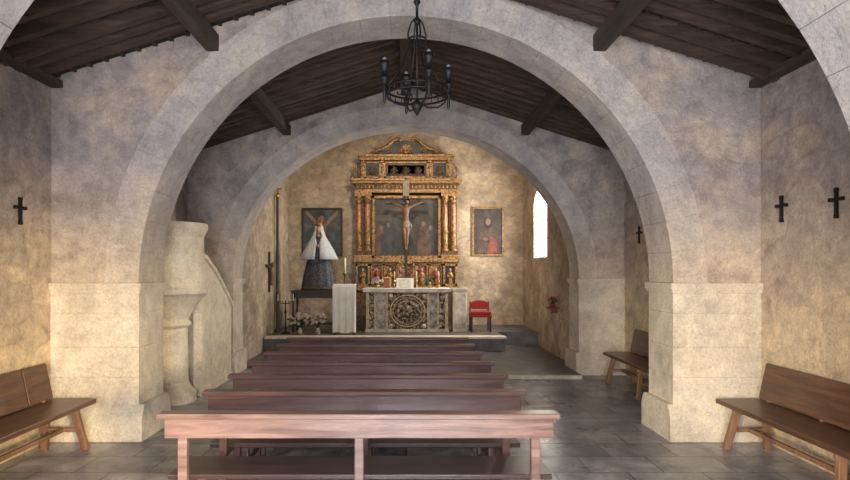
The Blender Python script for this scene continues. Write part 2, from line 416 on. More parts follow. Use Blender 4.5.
# ---------------------------------------------------------------- wall crosses
def wcross(name,side,y,z,h,w):
    m=MB(); x0=side*(W-.0005); x1=side*(W-.03); a,b=sorted((x0,x1))
    t=.011
    m.box(a,b,y-t,y+t,z-h/2,z+h/2,M_iron); m.box(a,b,y-w/2,y+w/2,z+h*.14-t,z+h*.14+t,M_iron)
    for (yy,zz) in ((y,z+h/2),(y-w/2,z+h*.14),(y+w/2,z+h*.14),(y,z-h/2)):
        m.box(a,b,yy-.016,yy+.016,zz-.016,zz+.016,M_iron)
    m.build(name,bevel=.003)
wcross('wall_cross',-1,5.5,PZ(211,5.5),.22,.13)
wcross('wall_cross.001',1,5.65,PZ(209,5.65),.22,.13)
wcross('wall_cross.002',1,4.93,PZ(203,4.93),.22,.13)
wcross('wall_cross.003',1,9.1,PZ(235,9.1),.23,.15)

# ---------------------------------------------------------------- chandelier
m=MB(); cx,cy=.092,5.0
z=4.62
i=0
while z>4.0:
    pts=[]
    for k in range(10):
        t=2*math.pi*k/10
        if i%2: pts.append((cx+.014*math.cos(t),cy,z-.03+.03*math.sin(t)))
        else: pts.append((cx,cy+.014*math.cos(t),z-.03+.03*math.sin(t)))
    m.tube(pts,.005,M_iron,6,True); z-=.047; i+=1
m.tube([(cx,cy,4.02),(cx,cy,3.02)],.009,M_iron)
m.lathe([(0,3.98),(.022,3.96),(.03,3.93),(.012,3.90),(.012,3.80),(.03,3.77),(.012,3.74)],(cx,cy,0),M_iron,12)
m.lathe([(0,2.98),(.015,3.0),(.035,3.04),(.05,3.07),(.03,3.10),(.012,3.13)],(cx,cy,0),M_iron,12)
def ring(r,z,tr,hh):
    pts=[(cx+r*math.cos(2*math.pi*k/40),cy+r*math.sin(2*math.pi*k/40),z) for k in range(40)]
    m.tube(pts,tr,M_iron,6,True)
ring(.26,3.15,.009,0); ring(.26,3.20,.009,0); ring(.075,3.62,.008,0)
for k in range(24):
    a=2*math.pi*k/24; m.box(cx+.26*math.cos(a)-.004,cx+.26*math.cos(a)+.004,cy+.26*math.sin(a)-.004,cy+.26*math.sin(a)+.004,3.15,3.20,M_iron)
for k in range(4):
    a=2*math.pi*k/4+.32; c,s_=math.cos(a),math.sin(a)
    def P(r,z): return (cx+r*c,cy+r*s_,z)
    m.tube([P(.01,3.80),P(.05,3.76),P(.08,3.66),P(.07,3.56),P(.12,3.42),P(.19,3.30),P(.26,3.20)],.007,M_iron,6)
    m.tube([P(.01,3.10),P(.10,3.06),P(.19,3.07),P(.25,3.12),P(.26,3.16)],.007,M_iron,6)
    sp=[P(.16+(.055-.0035*j)*math.cos(j*.5),3.17+(.055-.0035*j)*math.sin(j*.5)) for j in range(14)]
    m.tube(sp,.006,M_iron,6)
    b=(cx+.282*c,cy+.282*s_,0)
    m.lathe([(.0,3.06),(.012,3.08),(.014,3.15),(.026,3.20),(.014,3.215),(.014,3.235),(.040,3.26),(.043,3.275),(.024,3.28),(.026,3.34),(.040,3.375),(.044,3.41),(.034,3.41),(0,3.37)],b,M_iron,10)
    m.ell((b[0],b[1],3.415),(.02,.02,.03),M_bulb,8,6)
m.build('iron_chandelier')

# ---------------------------------------------------------------- pulpit
m=MB(); pc=(-3.06,7.75,0)
m.lathe([(.34,0),(.34,.12),(.28,.18),(.24,.26),(.23,.95),(.28,1.0),(.24,1.06),(.27,1.12),(.34,1.24),(.43,1.36),(.475,1.40),(.475,1.46),(.44,1.50),(.43,2.12),(.46,2.18),(.48,2.23),(.48,2.30),(.38,2.30),(.38,1.5),(0,1.5)],pc,M_cream,32,rot=math.radians(15),smooth=False)
fl=[(8.05,0),(8.05,1.86),(8.2,1.84),(8.6,1.66),(9.0,1.42),(9.3,1.22),(9.42,1.12),(9.42,0)]
m.prism(fl,'X',-2.86,-2.74,M_cream)
top=[(8.05,1.86),(8.2,1.84),(8.6,1.66),(9.0,1.42),(9.3,1.22),(9.46,1.10)]
cap=[(y,z+.065) for y,z in top]+[(y,z) for y,z in reversed(top)]
m.prism(cap,'X',-2.89,-2.71,M_cream)
m.box(-2.765,-2.725,8.02,9.44,.0,.12,M_cream)
for i in range(6):
    m.box(-3.54,-2.86,8.2+i*.2,8.4+i*.2,0,1.32-i*.22,M_cream)
m.build('stone_pulpit',bevel=.012)

# ---------------------------------------------------------------- altarpiece
R=14.4
def rx(px): return PX(px,R)
def rz(py): return PZ(py,R)
m=MB()
def rb(px0,px1,py0,py1,dep,mat,back=DB-.005):
    m.box(rx(px0),rx(px1),R-dep,back,rz(py1),rz(py0),mat)
def frame(px0,px1,py0,py1,t,dep,mat,inner,idep=0.0):
    rb(px0,px1,py0,py0+t,dep,mat); rb(px0,px1,py1-t,py1,dep,mat)
    rb(px0,px0+t,py0,py1,dep,mat); rb(px1-t,px1,py0,py1,dep,mat)
    rb(px0+t,px1-t,py0+t,py1-t,idep,inner)
m.box(rx(356),rx(457),R-.02,DB-.005,.352,rz(290),M_gold2)
rb(356,457,196,290,-.06,M_gold2)
rb(354,459,286,290,.10,M_gold); rb(354,459,258,262,.12,M_gold); rb(355,458,262,264,.08,M_gold2)
frame(356,370,264,286,2,.08,M_gold,M_teal,-.02)
frame(443,457,264,286,2,.08,M_gold,M_teal,-.02)
for a,b in ((371,383),(384,397),(415,428),(429,442)):
    frame(a,b,264,286,1.3,.04,M_gold,M_carvedred,.01)
frame(397.5,414.5,262,287,1.5,.12,M_gold,M_carvedred,.05)
def bust(px,py,h,dep,robe):
    x=rx(px); z=rz(py); y=R-dep
    m.lathe([(.10*h,0),(.13*h,.1*h),(.11*h,.45*h),(.15*h,.6*h),(.13*h,.70*h),(.05*h,.78*h)],(x,y,z),robe,12,sy=.7)
    m.ell((x,y-.01,z+.87*h),(.075*h,.075*h,.1*h),M_skin,10,8)
    m.tube([(x-.14*h,y,z+.64*h),(x-.15*h,y-.05*h,z+.45*h),(x-.03*h,y-.12*h,z+.42*h)],[.04*h,.035*h,.025*h],robe,8)
    m.tube([(x+.14*h,y,z+.64*h),(x+.15*h,y-.05*h,z+.42*h),(x+.03*h,y-.12*h,z+.48*h)],[.04*h,.035*h,.025*h],robe,8)
for px,rbm in ((363,M_gold),(450,M_gold),(377,M_redpaint),(390,M_gold),(421.5,M_gold),(435.5,M_redpaint)):
    bust(px,285,.42,.05,rbm)
for a,b in ((355,372),(441,458)):
    rb(a,b,255,258,.12,M_gold); rb(a+.5,b-.5,251,255,.09,M_gold2)
    rb(a,b,193,196.5,.12,M_gold)
    for c in (a+4,b-4.5):
        x=rx(c)
        zb,zt=rz(251),rz(196.5); hh=zt-zb
        prof=[(.085,0),(.085,.04),(.065,.06),(.075,.09),(.055,.12)]
        for k in range(14):
            z=.14+k*(hh-.36)/13; prof.append((.070 if k<4 else .064-.0007*k,z))
        prof+=[(.05,hh-.2),(.07,hh-.19),(.052,hh-.17),(.06,hh-.10),(.085,hh-.03),(.09,hh)]
        m.lathe(prof[:10],(x,R-.03,zb),M_gold,14); m.lathe(prof[9:],(x,R-.03,zb),M_columnred,14)
        m.lathe(prof[-6:],(x,R-.032,zb),M_gold,14)
        for q in range(6):
            aa=2*math.pi*q/6+.26
            m.tube([(x+.062*math.cos(aa),R-.03+.062*math.sin(aa),zb+.48),(x+.052*math.cos(aa),R-.03+.052*math.sin(aa),zt-.22)],.007,M_gold,5)
        m.lathe([(.072,.42),(.082,.44),(.082,.47),(.07,.49)],(x,R-.03,zb),M_gold,14)
        for q in range(8):
            aa=2*math.pi*q/8
            m.ell((x+.075*math.cos(aa),R-.03+.075*math.sin(aa),zt-.07),(.02,.02,.035),M_gold,6,5)
frame(372.5,440.5,196,258,2.2,.05,M_gold,M_canvas_dark,-.04)
frame(374.7,438.3,198,256,1.2,.02,M_gold2,M_canvas_dark,-.035)
def flat(pts,mat,y,t=.004,mb=None): (mb or m).prism(pts,'Y',y-t,y,mat)
def ellp(cx_,cz_,a,b,n=20,r=0):
    return [(cx_+a*math.cos(2*math.pi*k/n)*math.cos(r)-b*math.sin(2*math.pi*k/n)*math.sin(r),cz_+a*math.cos(2*math.pi*k/n)*math.sin(r)+b*math.sin(2*math.pi*k/n)*math.cos(r)) for k in range(n)]
yc=R+.032
M_robe_d=paintmat('painted_dark_robe',[(0.35,(0.012,0.012,0.012)),(0.65,(0.06,0.055,0.05))],6)
M_robe_b=paintmat('painted_brown_robe',[(0.35,(0.03,0.015,0.01)),(0.65,(0.13,0.065,0.04))],6)
M_face_d=paintmat('painted_shadowed_face',[(0.35,(0.10,0.05,0.03)),(0.65,(0.24,0.14,0.085))],9)
for i_,(px,py,mt) in enumerate(((381,230,M_robe_b),(388,227,M_robe_d),(431,230,M_robe_d),(424,226,M_robe_b))):
    x=rx(px); zz=rz(py); y_=yc-.001-.0045*(i_%2)
    body=[(x-.17,rz(255)),(x+.17,rz(255))]
    for (u,w_) in ((.16,.30),(.13,.18),(.115,.08),(.08,.02)): body.append((x+u,zz-w_))
    body+=[(x-.07,zz+.02),(x-.11,zz-.06),(x-.13,zz-.16),(x-.17,zz-.3)]
    flat(body,mt,y_); flat(ellp(x,zz+.06,.075,.10),mt,y_-.0005); flat(ellp(x+(.012 if px<406 else -.012),zz+.055,.042,.06),M_face_d,y_-.002)
rb(355,458,190,193,.10,M_gold); rb(356,457,184,190,.07,M_gold2); rb(353,460,181.5,184,.15,M_gold); rb(351.5,461.5,179.5,181.5,.20,M_gold)
for k in range(26):
    px=357.5+k*3.88
    m.ell((rx(px),R-.075,rz(187)),(.028,.02,.045),M_gold,8,6)
for k in range(34): m.ell((rx(355+k*3.1),R-.15,rz(183.5)),(.018,.015,.018),M_gold,6,5)
for k in range(30): m.ell((rx(356+k*3.46),R-.10,rz(260)),(.02,.02,.02),M_gold,6,5)
rb(361,451,158,180,-.02,M_gold2)
for a in (361,380.5,428,447.5):
    rb(a,a+3.5,161,179,.07,M_gold)
    for q in range(4): m.ell((rx(a+1.75),R-.08,rz(164+q*4)),(.03,.02,.035),M_gold,8,6)
frame(364.5,380.5,162,178,1.3,.04,M_gold,M_teal,.0)
frame(384,428,162,178,1.5,.04,M_gold,M_teal,.0)
frame(387,425,164.5,175.5,.9,.02,M_gold2,M_teal,.0)
frame(431.5,447.5,162,178,1.3,.04,M_gold,M_teal,.0)
for cxp,w in ((372.5,6),(394,5),(406,6),(418,5),(439.5,6)):
    for q in range(7):
        a=math.pi*(q+.5)/7
        m.tube([(rx(cxp),R-.01,rz(175)),(rx(cxp)+w*.024*.9*math.cos(a),R-.02,rz(175)+.20*math.sin(a))],[.010,.017],M_gold2,6)
rb(359.5,452.5,157.5,160.5,.10,M_gold); rb(358,454,155.5,157.5,.16,M_gold)
for k in range(28): m.ell((rx(361+k*3.33),R-.11,rz(159)),(.018,.015,.02),M_gold,6,5)
for s_,px in ((-1,358),(1,454)):
    pts=[(rx(px)+s_*(.07-.0045*j)*math.cos(j*.45)*.8,R-.02,rz(172)+(.10-.006*j)*math.sin(j*.45)) for j in range(14)]
    m.tube(pts,.02,M_gold,6)
    m.tube([(rx(px)-s_*.02,R-.02,rz(163)),(rx(px)+s_*.05,R-.02,rz(168)),(rx(px)+s_*.08,R-.02,rz(175)),(rx(px)+s_*.02,R-.02,rz(179))],.022,M_gold,6)
zc=rz(155.5)
q=[(rx(374),zc),(rx(438),zc)]+[(rx(406)+(rx(434)-rx(406))*math.cos(math.pi*k/16)*(1-.25*math.sin(math.pi*k/16)),zc+.36*math.sin(math.pi*k/16)) for k in range(17)]
m.prism(q,'Y',R,R+.2,M_teal)
for s_ in (-1,1):
    big=[(s_*.78,zc+.03),(s_*.70,zc+.12),(s_*.55,zc+.16),(s_*.42,zc+.24),(s_*.30,zc+.36),(s_*.15,zc+.42)]
    m.tube([(x,R-.03,z) for x,z in big],[.03,.04,.045,.045,.04,.03],M_gold,8)
    for (ox,oz,r0) in ((.74,.10,.085),(.17,.36,.07),(.40,.10,.08)):
        pts=[(s_*(ox+(r0-.0055*j)*math.cos(j*.5)),R-.05,zc+oz+(r0-.0055*j)*math.sin(j*.5)) for j in range(14)]
        m.tube(pts,.02,M_gold,6)
for q_ in range(9):
    a=math.pi*(q_+.5)/9
    m.tube([(0,R-.03,zc+.05),(.17*math.cos(a),R-.06,zc+.05+.20*math.sin(a))],[.015,.035],M_gold,6)
m.ell((0,R-.06,zc+.07),(.06,.05,.06),M_gold,10,8)
m.build('gilded_altarpiece',bevel=.004)

# ---------------------------------------------------------------- crucifix in front of the altarpiece
cr=empty('standing_crucifix',(0,14.0,0)); 
def cbuild(mm,name,remesh=0,bevel=0):
    o=mm.build(name,bevel=bevel,remesh=remesh); o.parent=cr; o.matrix_parent_inverse=Matrix.Translation((0,-14.0,0)); return o
m=MB(); yx=13.98
zt=PZ(178,14)
m.box(-.035,.035,yx,yx+.05,1.0,zt,M_dark); zarm=PZ(203,14)
m.box(-.48,.48,yx,yx+.05,zarm-.035,zarm+.035,M_dark)
m.box(-.075,.075,yx-.01,yx,zt-.42,zt-.04,M_cloth_old)
m.box(-.16,.16,yx-.1,yx+.15,.354,.44,M_dark); m.box(-.06,.06,yx-.03,yx+.07,.44,1.05,M_dark)
cbuild(m,'cross',bevel=.004)
m=MB(); y=-.07
hz=0
T=Matrix.Translation((0,yx,zarm-.03))@Matrix.Diagonal((.92,.85,.80,1)); m.M=T
m.tube([(0,y,hz-.62),(0,y-.02,hz-.50),(0,y-.02,hz-.36),(.0,y-.03,hz-.22),(.0,y-.02,hz-.12),(0.01,y-.03,hz-.06)],[.075,.085,.065,.09,.095,.05],M_corpus,12)
m.tube([(0,y-.03,hz-.10),(.015,y-.05,hz+.0)],.033,M_corpus,8)
m.ell((.025,y-.07,hz+.045),(.05,.058,.07),M_corpus,12,10)
for s_ in (-1,1):
    m.tube([(s_*.07,y-.02,hz-.11),(s_*.15,y-.01,hz-.06),(s_*.27,y+.015,hz+.0),(s_*.38,y+.04,hz+.045),(s_*.42,y+.05,hz+.05)],[.045,.038,.032,.024,.018],M_corpus,8)
    m.ell((s_*.44,y+.045,hz+.052),(.03,.014,.022),M_corpus,8,6)
    m.tube([(s_*.04,y-.01,hz-.58),(s_*.045,y-.06,hz-.78),(s_*.03,y-.08,hz-.93),(s_*.025,y-.04,hz-1.12),(s_*.01,y-.01,hz-1.26)],[.062,.055,.040,.040,.022],M_corpus,8)
    m.ell((s_*.012,y-.04,hz-1.30),(.025,.045,.04),M_corpus,8,6)
    for f in range(4): m.tube([(s_*.45,y+.04,hz+.068-f*.011),(s_*.475,y+.03,hz+.07-f*.011),(s_*.48,y+.015,hz+.066-f*.011)],.006,M_corpus,5)
cbuild(m,'christ_figure',remesh=.007)
m=MB(); m.M=T
m.lathe([(.09,-.70),(.10,-.62),(.095,-.53),(.08,-.50)],(0,y-.02,hz),M_cloth_old,14,sy=.95)
m.tube([(.09,y-.03,hz-.55),(.13,y-.03,hz-.62),(.12,y-.02,hz-.76)],[.03,.025,.01],M_cloth_old,6)
m.lathe([(.055,-.03),(.062,.02),(.055,.08),(.03,.115),(0,.12)],(.03,y-.05,hz+.03),M_hair,12,a0=math.radians(-20),a1=math.radians(200))
m.lathe([(.03,-.05),(.035,-.03),(.02,-.02)],(.03,y-.11,hz+.03),M_hair,8)
cbuild(m,'loincloth_and_hair')

# ---------------------------------------------------------------- altar
m=MB(); A=12.95; PT=.352
def ax(px): return PX(px,A)
def az(py): return PZ(py,A)
m.box(ax(366),ax(448),A+.02,A+.78,PT,az(292),M_marble)
m.box(ax(363),ax(451),A-.05,A+.80,az(292),az(289.3),M_marble)
m.box(ax(362.5),ax(451.5),A-.055,A+.80,az(289.3),az(288.5),M_white)
m.box(ax(365),ax(449),A-.02,A+.02,PT,az(329),M_marble)
for a,b in ((366,369),(374,376),(385.5,388),(427,429.5),(437,439),(445,448)):
    m.box(ax(a),ax(b),A-.015,A+.03,az(329),az(292),M_trim)
m.box(ax(369),ax(374),A,A+.03,az(329),az(293),M_carved); m.box(ax(376),ax(385.5),A+.005,A+.03,az(329),az(293),M_greypanel)
m.box(ax(429.5),ax(437),A+.005,A+.03,az(329),az(293),M_greypanel); m.box(ax(439),ax(445),A,A+.03,az(329),az(293),M_carved)
m.box(ax(388),ax(427),A+.0,A+.03,az(329),az(293),M_carved)
for r_,t in ((.37,.018),(.31,.010)):
    pts=[(ax(407.5)+r_*math.cos(2*math.pi*k/30),A-.008,az(311)+r_*.92*math.sin(2*math.pi*k/30)) for k in range(30)]
    m.tube(pts,t,M_trim,6,True)
for k in range(10):
    aa=2*math.pi*k/10; m.ell((ax(407.5)+.2*math.cos(aa),A,az(311)+.18*math.sin(aa)),(.07,.04,.05),M_carved,8,6)
m.ell((ax(407.5),A,az(311)),(.12,.06,.14),M_carved,10,8)
for s_ in (-1,1):
    for zz in (296,326): m.ell((ax(407.5)+s_*.36,A,az(zz)),(.05,.03,.05),M_marble,8,6)
m.build('carved_altar',bevel=.004)
m=MB()
m.box(ax(453.5),ax(468),A+.17,A+.7,PT,az(291),M_cream); m.box(ax(453),ax(469),A+.14,A+.72,az(291),az(288.5),M_marble)
m.box(ax(455),ax(466.5),A+.155,A+.17,PT+.08,az(294),M_marble)
m.build('credence_cabinet',bevel=.004)

def flowers(name,x,y,z,h,r,petm,n=26,vase=M_brass):
    m=MB(); m.lathe([(.035,0),(.04,.01),(.055,.06),(.03,.11),(.04,.14),(.03,.14),(.02,.05),(0,.05)],(x,y,z),vase,12)
    for k in range(n):
        a=random.uniform(0,6.28); rr=r*math.sqrt(random.random()); hh=h*(.55+.45*random.random())*(1-.25*(rr/r))
        p=Vector((x+rr*math.cos(a),y+rr*math.sin(a)*.7,z+hh))
        m.tube([(x,y,z+.12),((x+p.x)/2,(y+p.y)/2,z+.1+hh*.5),p],.003,M_green,4)
        for q in range(5):
            b=q*1.2566; m.ell((p.x+.018*math.cos(b),p.y-.01,p.z+.018*math.sin(b)),(.016,.01,.016),petm,6,4)
        m.ell((p.x+.03*math.cos(a+1),p.y,p.z-.04),(.03,.012,.02),M_green,6,4)
    m.build(name)
ta=az(288.5)+.001
flowers('flower_vase',ax(377),A+.2,ta,.26,.12,M_pink,18)
flowers('flower_vase.001',ax(430),A+.3,ta,.22,.10,M_green,14)
m=MB()
x=ax(386);y=A+.25; m.prism([(y,ta),(y+.02,ta),(y+.10,ta+.24),(y+.08,ta+.24)],'X',x-.09,x+.09,M_brass); m.prism([(y-.002,ta+.02),(y,ta+.02),(y+.072,ta+.22),(y+.07,ta+.22)],'X',x-.07,x+.07,M_redpaint)
m.build('altar_icon')
m=MB(); x=ax(405)
m.prism([(y,ta),(y+.02,ta),(y+.10,ta+.22),(y+.08,ta+.22)],'X',x-.19,x+.19,M_white); m.prism([(y-.004,ta+.02),(y-.002,ta+.02),(y+.070,ta+.20),(y+.066,ta+.20)],'X',x-.12,x+.12,M_marble)
m.build('altar_card')
for k,px in enumerate((394,417,440)):
    m=MB(); m.lathe([(.05,0),(.05,.01),(.015,.03),(.012,.12),(.025,.14),(.012,.15),(.03,.17),(.0,.17)],(ax(px),A+.5,ta),M_brass,12)
    m.lathe([(.011,.17),(.011,.36),(0,.37)],(ax(px),A+.5,ta),M_wax,10)
    m.build('candlestick' if k==0 else 'candlestick.%03d'%k)

# ---------------------------------------------------------------- paintings on back wall
B=14.785
def bx(px): return PX(px,B)
def bz(py): return PZ(py,B)
def pframe(mb,px0,px1,py0,py1,t,fm,cm):
    x0,x1,z0,z1=bx(px0),bx(px1),bz(py1),bz(py0)
    mb.box(x0,x1,B-.015,B+.0149,z0,z1,cm)
    mb.box(x0,x1,B-.05,B+.0149,z0,z0+t,fm); mb.box(x0,x1,B-.05,B+.0149,z1-t,z1,fm)
    mb.box(x0,x0+t,B-.05,B+.0149,z0+t,z1-t,fm); mb.box(x1-t,x1,B-.05,B+.0149,z0+t,z1-t,fm)
m=MB(); pframe(m,302,342.5,208,256,.04,M_dark,M_canvas_sky)
yy=B-.016; xc=bx(322); zz=bz(222)
def fl2(p,mt,lvl): flat(p,mt,yy-.004*lvl,.004,m)
fl2([(xc-.42,bz(213)),(xc-.38,bz(210.5)),(xc-.03,zz-.06),(xc-.06,zz-.16)],M_paintskin,0)
fl2([(xc+.42,bz(213)),(xc+.38,bz(210.5)),(xc+.03,zz-.06),(xc+.06,zz-.16)],M_paintskin,0)
fl2([(xc-.13,zz-.04),(xc+.13,zz-.04),(xc+.09,zz-.32),(xc+.12,zz-.42),(xc-.12,zz-.42),(xc-.09,zz-.32)],M_paintskin,1)
fl2(ellp(xc,zz+.07,.065,.09),M_paintskin,2); fl2(ellp(xc,zz+.13,.075,.06),M_hair,1)
fl2([(xc-.15,zz-.36),(xc+.16,zz-.34),(xc+.20,zz-.62),(xc+.02,zz-.68),(xc-.16,zz-.58)],M_redrobe,2)
fl2([(xc-.12,zz-.6),(xc-.01,zz-.6),(xc-.03,bz(253)),(xc-.10,bz(253))],M_paintskin,1)
fl2([(xc+.02,zz-.6),(xc+.13,zz-.6),(xc+.10,bz(253)),(xc+.03,bz(253))],M_paintskin,1)
m.build('religious_painting',bevel=.004)
m=MB(); pframe(m,472,503.5,207,256,.045,M_gold,M_canvas_dark)
xc=bx(488); zz=bz(222)
fl2([(xc-.26,bz(253)),(xc+.27,bz(253)),(xc+.25,zz-.38),(xc+.20,zz-.22),(xc+.10,zz-.13),(xc-.10,zz-.13),(xc-.19,zz-.2),(xc-.25,zz-.40)],M_robe_b,0)
fl2([(xc-.02,bz(253)),(xc+.25,bz(253)),(xc+.22,zz-.42),(xc+.05,zz-.35)],M_redrobe,1)
fl2(ellp(xc,zz-.03,.10,.14),M_hair,1); fl2(ellp(xc,zz,.065,.09),M_paintskin,2); fl2(ellp(xc-.06,zz-.42,.07,.04),M_paintskin,2)
m.build('saint_painting',bevel=.004)

# ---------------------------------------------------------------- Virgin statue + table
S=13.35
def sx(px): return PX(px,S)
def sz(py): return PZ(py,S)
xc=sx(319); z0=sz(290)
m=MB(); 
m.box(sx(293),sx(337),S-.28,S+.3,z0-.05,z0-.002,M_dark)
for a in (sx(293)+.05,sx(337)-.05):
    for b in (S-.24,S+.26): m.lathe([(.03,0),(.022,.1),(.035,.3),(.022,.5),(.03,z0-.05-.352)],(a,b,.352),M_dark,10)
m.box(sx(293)+.04,sx(337)-.04,S-.25,S-.22,z0-.17,z0-.05,M_dark); m.box(sx(293)+.04,sx(337)-.04,S-.22,S+.24,.50,.53,M_dark)
m.build('side_table',bevel=.004)
st=empty('virgin_statue',(xc,S,z0))
def stb(mm,name,**k):
    o=mm.build(name,**k); o.parent=st; o.matrix_parent_inverse=Matrix.Translation((-xc,-S,-z0)); return o
m=MB()
prof=[(.38,0),(.37,.1),(.33,.35),(.27,.62),(.20,.85),(.15,1.02),(.13,1.10),(.10,1.16),(.05,1.20)]
n=48;vs=[];fs=[]
for r,z in prof:
    for i in range(n):
        a=2*math.pi*i/n; rr=r*(1+.05*math.sin(a*12)*(1-z/1.3)); vs.append((xc+rr*math.cos(a),S+rr*.62*math.sin(a),z0+z))
for k in range(len(prof)-1):
    for i in range(n): j=(i+1)%n; fs.append((k*n+i,k*n+j,(k+1)*n+j,(k+1)*n+i))
fs.append(list(range(n-1,-1,-1)))
m.add(vs,fs,M_blue,True)
m.lathe([(.39,.01),(.395,.04),(.385,.07)],(xc,S,z0),M_gold2,48,sy=.62)
stb(m,'gown')
m=MB()
prof=[(.42,.68),(.33,.88),(.235,1.05),(.15,1.20),(.105,1.32),(.09,1.42),(.04,1.46),(0,1.47)]
vs=[];fs=[];n=40
for r,z in prof:
    op=28 if z>1.15 else 8
    a0,a1=math.radians(-90+op),math.radians(270-op)
    for i in range(n+1):
        a=a0+(a1-a0)*i/n; rr=r*(1+.06*math.sin(a*10)*max(0,1.3-z)); vs.append((xc+rr*math.cos(a),S+rr*.70*math.sin(a)+.01,z0+z))
for k in range(len(prof)-1):
    for i in range(n): fs.append((k*(n+1)+i,k*(n+1)+i+1,(k+1)*(n+1)+i+1,(k+1)*(n+1)+i))
m.add(vs,fs,M_lace,True)
o=stb(m,'veil'); s2=o.modifiers.new('t','SOLIDIFY'); s2.thickness=.006
m=MB()
m.tube([(xc,S,z0+1.12),(xc,S-.01,z0+1.26)],[.05,.035],M_skin,10); m.ell((xc,S-.03,z0+1.335),(.062,.07,.085),M_skin,14,12)
m.ell((xc,S-.10,z0+1.325),(.01,.016,.02),M_skin,8,6)
for s_ in (-1,1):
    m.tube([(xc+s_*.12,S-.02,z0+1.08),(xc+s_*.16,S-.08,z0+.94),(xc+s_*.05,S-.17,z0+.95)],[.05,.045,.025],M_lace,10)
    m.ell((xc+s_*.02,S-.205,z0+.975),(.016,.02,.045),M_skin,8,6)
    m.ell((xc+s_*.025,S-.092,z0+1.35),(.008,.006,.005),M_hair,6,5)
m.ell((xc,S-.095,z0+1.293),(.016,.006,.005),M_redpaint,6,5)
stb(m,'head_and_hands')
m=MB(); m.lathe([(.06,1.42),(.065,1.44),(.075,1.50),(.07,1.50),(.05,1.45)],(xc,S-.01,z0),M_gold,16)
for k in range(8):
    a=k*math.pi/4; m.tube([(xc+.07*math.cos(a),S-.01+.07*math.sin(a),z0+1.49),(xc+.05*math.cos(a),S-.01+.05*math.sin(a),z0+1.55),(xc,S-.01,z0+1.585)],.008,M_gold,5)
m.ell((xc,S-.01,z0+1.6),.018,M_gold,8,6)
stb(m,'crown')
flowers('flower_arrangement',sx(306),12.6,.352,.50,.26,M_pink,54,M_marble)
flowers('flower_arrangement.001',sx(323),12.55,.352,.50,.18,M_pink,40,M_marble)
m=MB()
x=sx(291);y=12.75
m.lathe([(.10,0),(.10,.015),(.02,.04),(.014,.4),(.03,.45),(.014,.5),(.014,.72)],(x,y,.352),M_iron,12)
for k in range(5):
    xx=x-.16+k*.08; m.tube([(x,y,1.0),(xx*.5+x*.5,y,.98),(xx,y,1.05)],.007,M_iron,5); m.lathe([(.02,0),(.022,.02),(.009,.02),(.009,.13),(0,.14)],(xx,y,1.05),M_wax,8)
m.build('candelabra')
m=MB(); x=PX(345,13.6); y=13.6
m.lathe([(.13,0),(.13,.02),(.03,.07),(.018,.6),(.04,.65),(.018,.7),(.018,1.2),(.05,1.26),(.06,1.28),(0,1.28)],(x,y,.352),M_brass,14)
m.lathe([(.025,1.28),(.025,1.62),(.0,1.63)],(x,y,.352),M_wax,12); m.build('paschal_candle')
m=MB(); L0=12.45; xa,xb=PX(332.5,L0),PX(356,L0); zt=PZ(285,L0)
n=24; vs=[];fs=[]
rows=[(0.0,zt,L0+.42),(0,zt+.02,L0+.2),(0,zt+.0,L0+.02),(1,zt-.05,L0),(1,zt-.3,L0),(1,zt-.6,L0-.01),(1,.40,L0-.02)]
for k,(w,z,y) in enumerate(rows):
    for i in range(n+1):
        u=i/n; amp=.012*max(0,(zt-z))/.6
        vs.append((xa+(xb-xa)*u,y-amp*math.sin(u*22)*w*2,z+(0 if k<6 else .01*math.sin(u*9))))
for k in range(len(rows)-1):
    for i in range(n): fs.append((k*(n+1)+i,k*(n+1)+i+1,(k+1)*(n+1)+i+1,(k+1)*(n+1)+i))
m.add(vs,fs,M_white,True)
m.box(xa+.02,xb-.02,L0+.03,L0+.40,zt-.05,zt-.01,M_dark)
for a in (xa+.05,xb-.05):
    for b in (L0+.06,L0+.37): m.box(a-.02,a+.02,b-.02,b+.02,.352,zt-.05,M_dark)
m.build('draped_lectern')
m=MB(); C=13.0; xa,xb=PX(470.5,C),PX(492,C); 
zf=.352; zs_=zf+.40; y0,y1=C,C+.42; zt=PZ(302,C)
for a in (xa+.03,xb-.03):
    m.box(a-.02,a+.02,y0+.02,y0+.06,zf,zs_,M_dark); m.box(a-.02,a+.02,y1-.06,y1-.02,zf,zt,M_redpaint)
    m.beam((a,y0+.04,zf+.15),(a,y1-.04,zf+.15),.025,.025,M_dark)
m.box(xa,xb,y0,y1,zs_-.08,zs_-.03,M_redcloth); m.box(xa+.01,xb-.01,y0+.005,y1-.05,zs_-.03,zs_+.04,M_redcloth)
q=[(xa+.06,zs_+.08),(xb-.06,zs_+.08),(xb-.04,zt-.05)]+[(((xa+xb)/2)+(xb-xa-.08)/2*math.cos(math.pi*k/8),zt-.05+.07*math.sin(math.pi*k/8)) for k in range(1,8)]+[(xa+.04,zt-.05)]
m.prism(q,'Y',y1-.07,y1-.01,M_redcloth)
m.build('red_chair',bevel=.012)
Y=11.4; z=PZ(307,Y)
m=MB(); m.box(CW-.2,CW-.0005,Y-.15,Y+.15,z-.03,z,M_redpaint); m.prism([(Y-.02,z-.03),(Y+.02,z-.03),(Y+.02,z-.12),(Y-.02,z-.12)],'X',CW-.12,CW-.0005,M_redpaint); m.build('wall_shelf')
m=MB(); c=(CW-.10,Y,z)
m.lathe([(.04,.001),(.055,.07),(.045,.07),(0,.05)],c,M_redpaint,12)
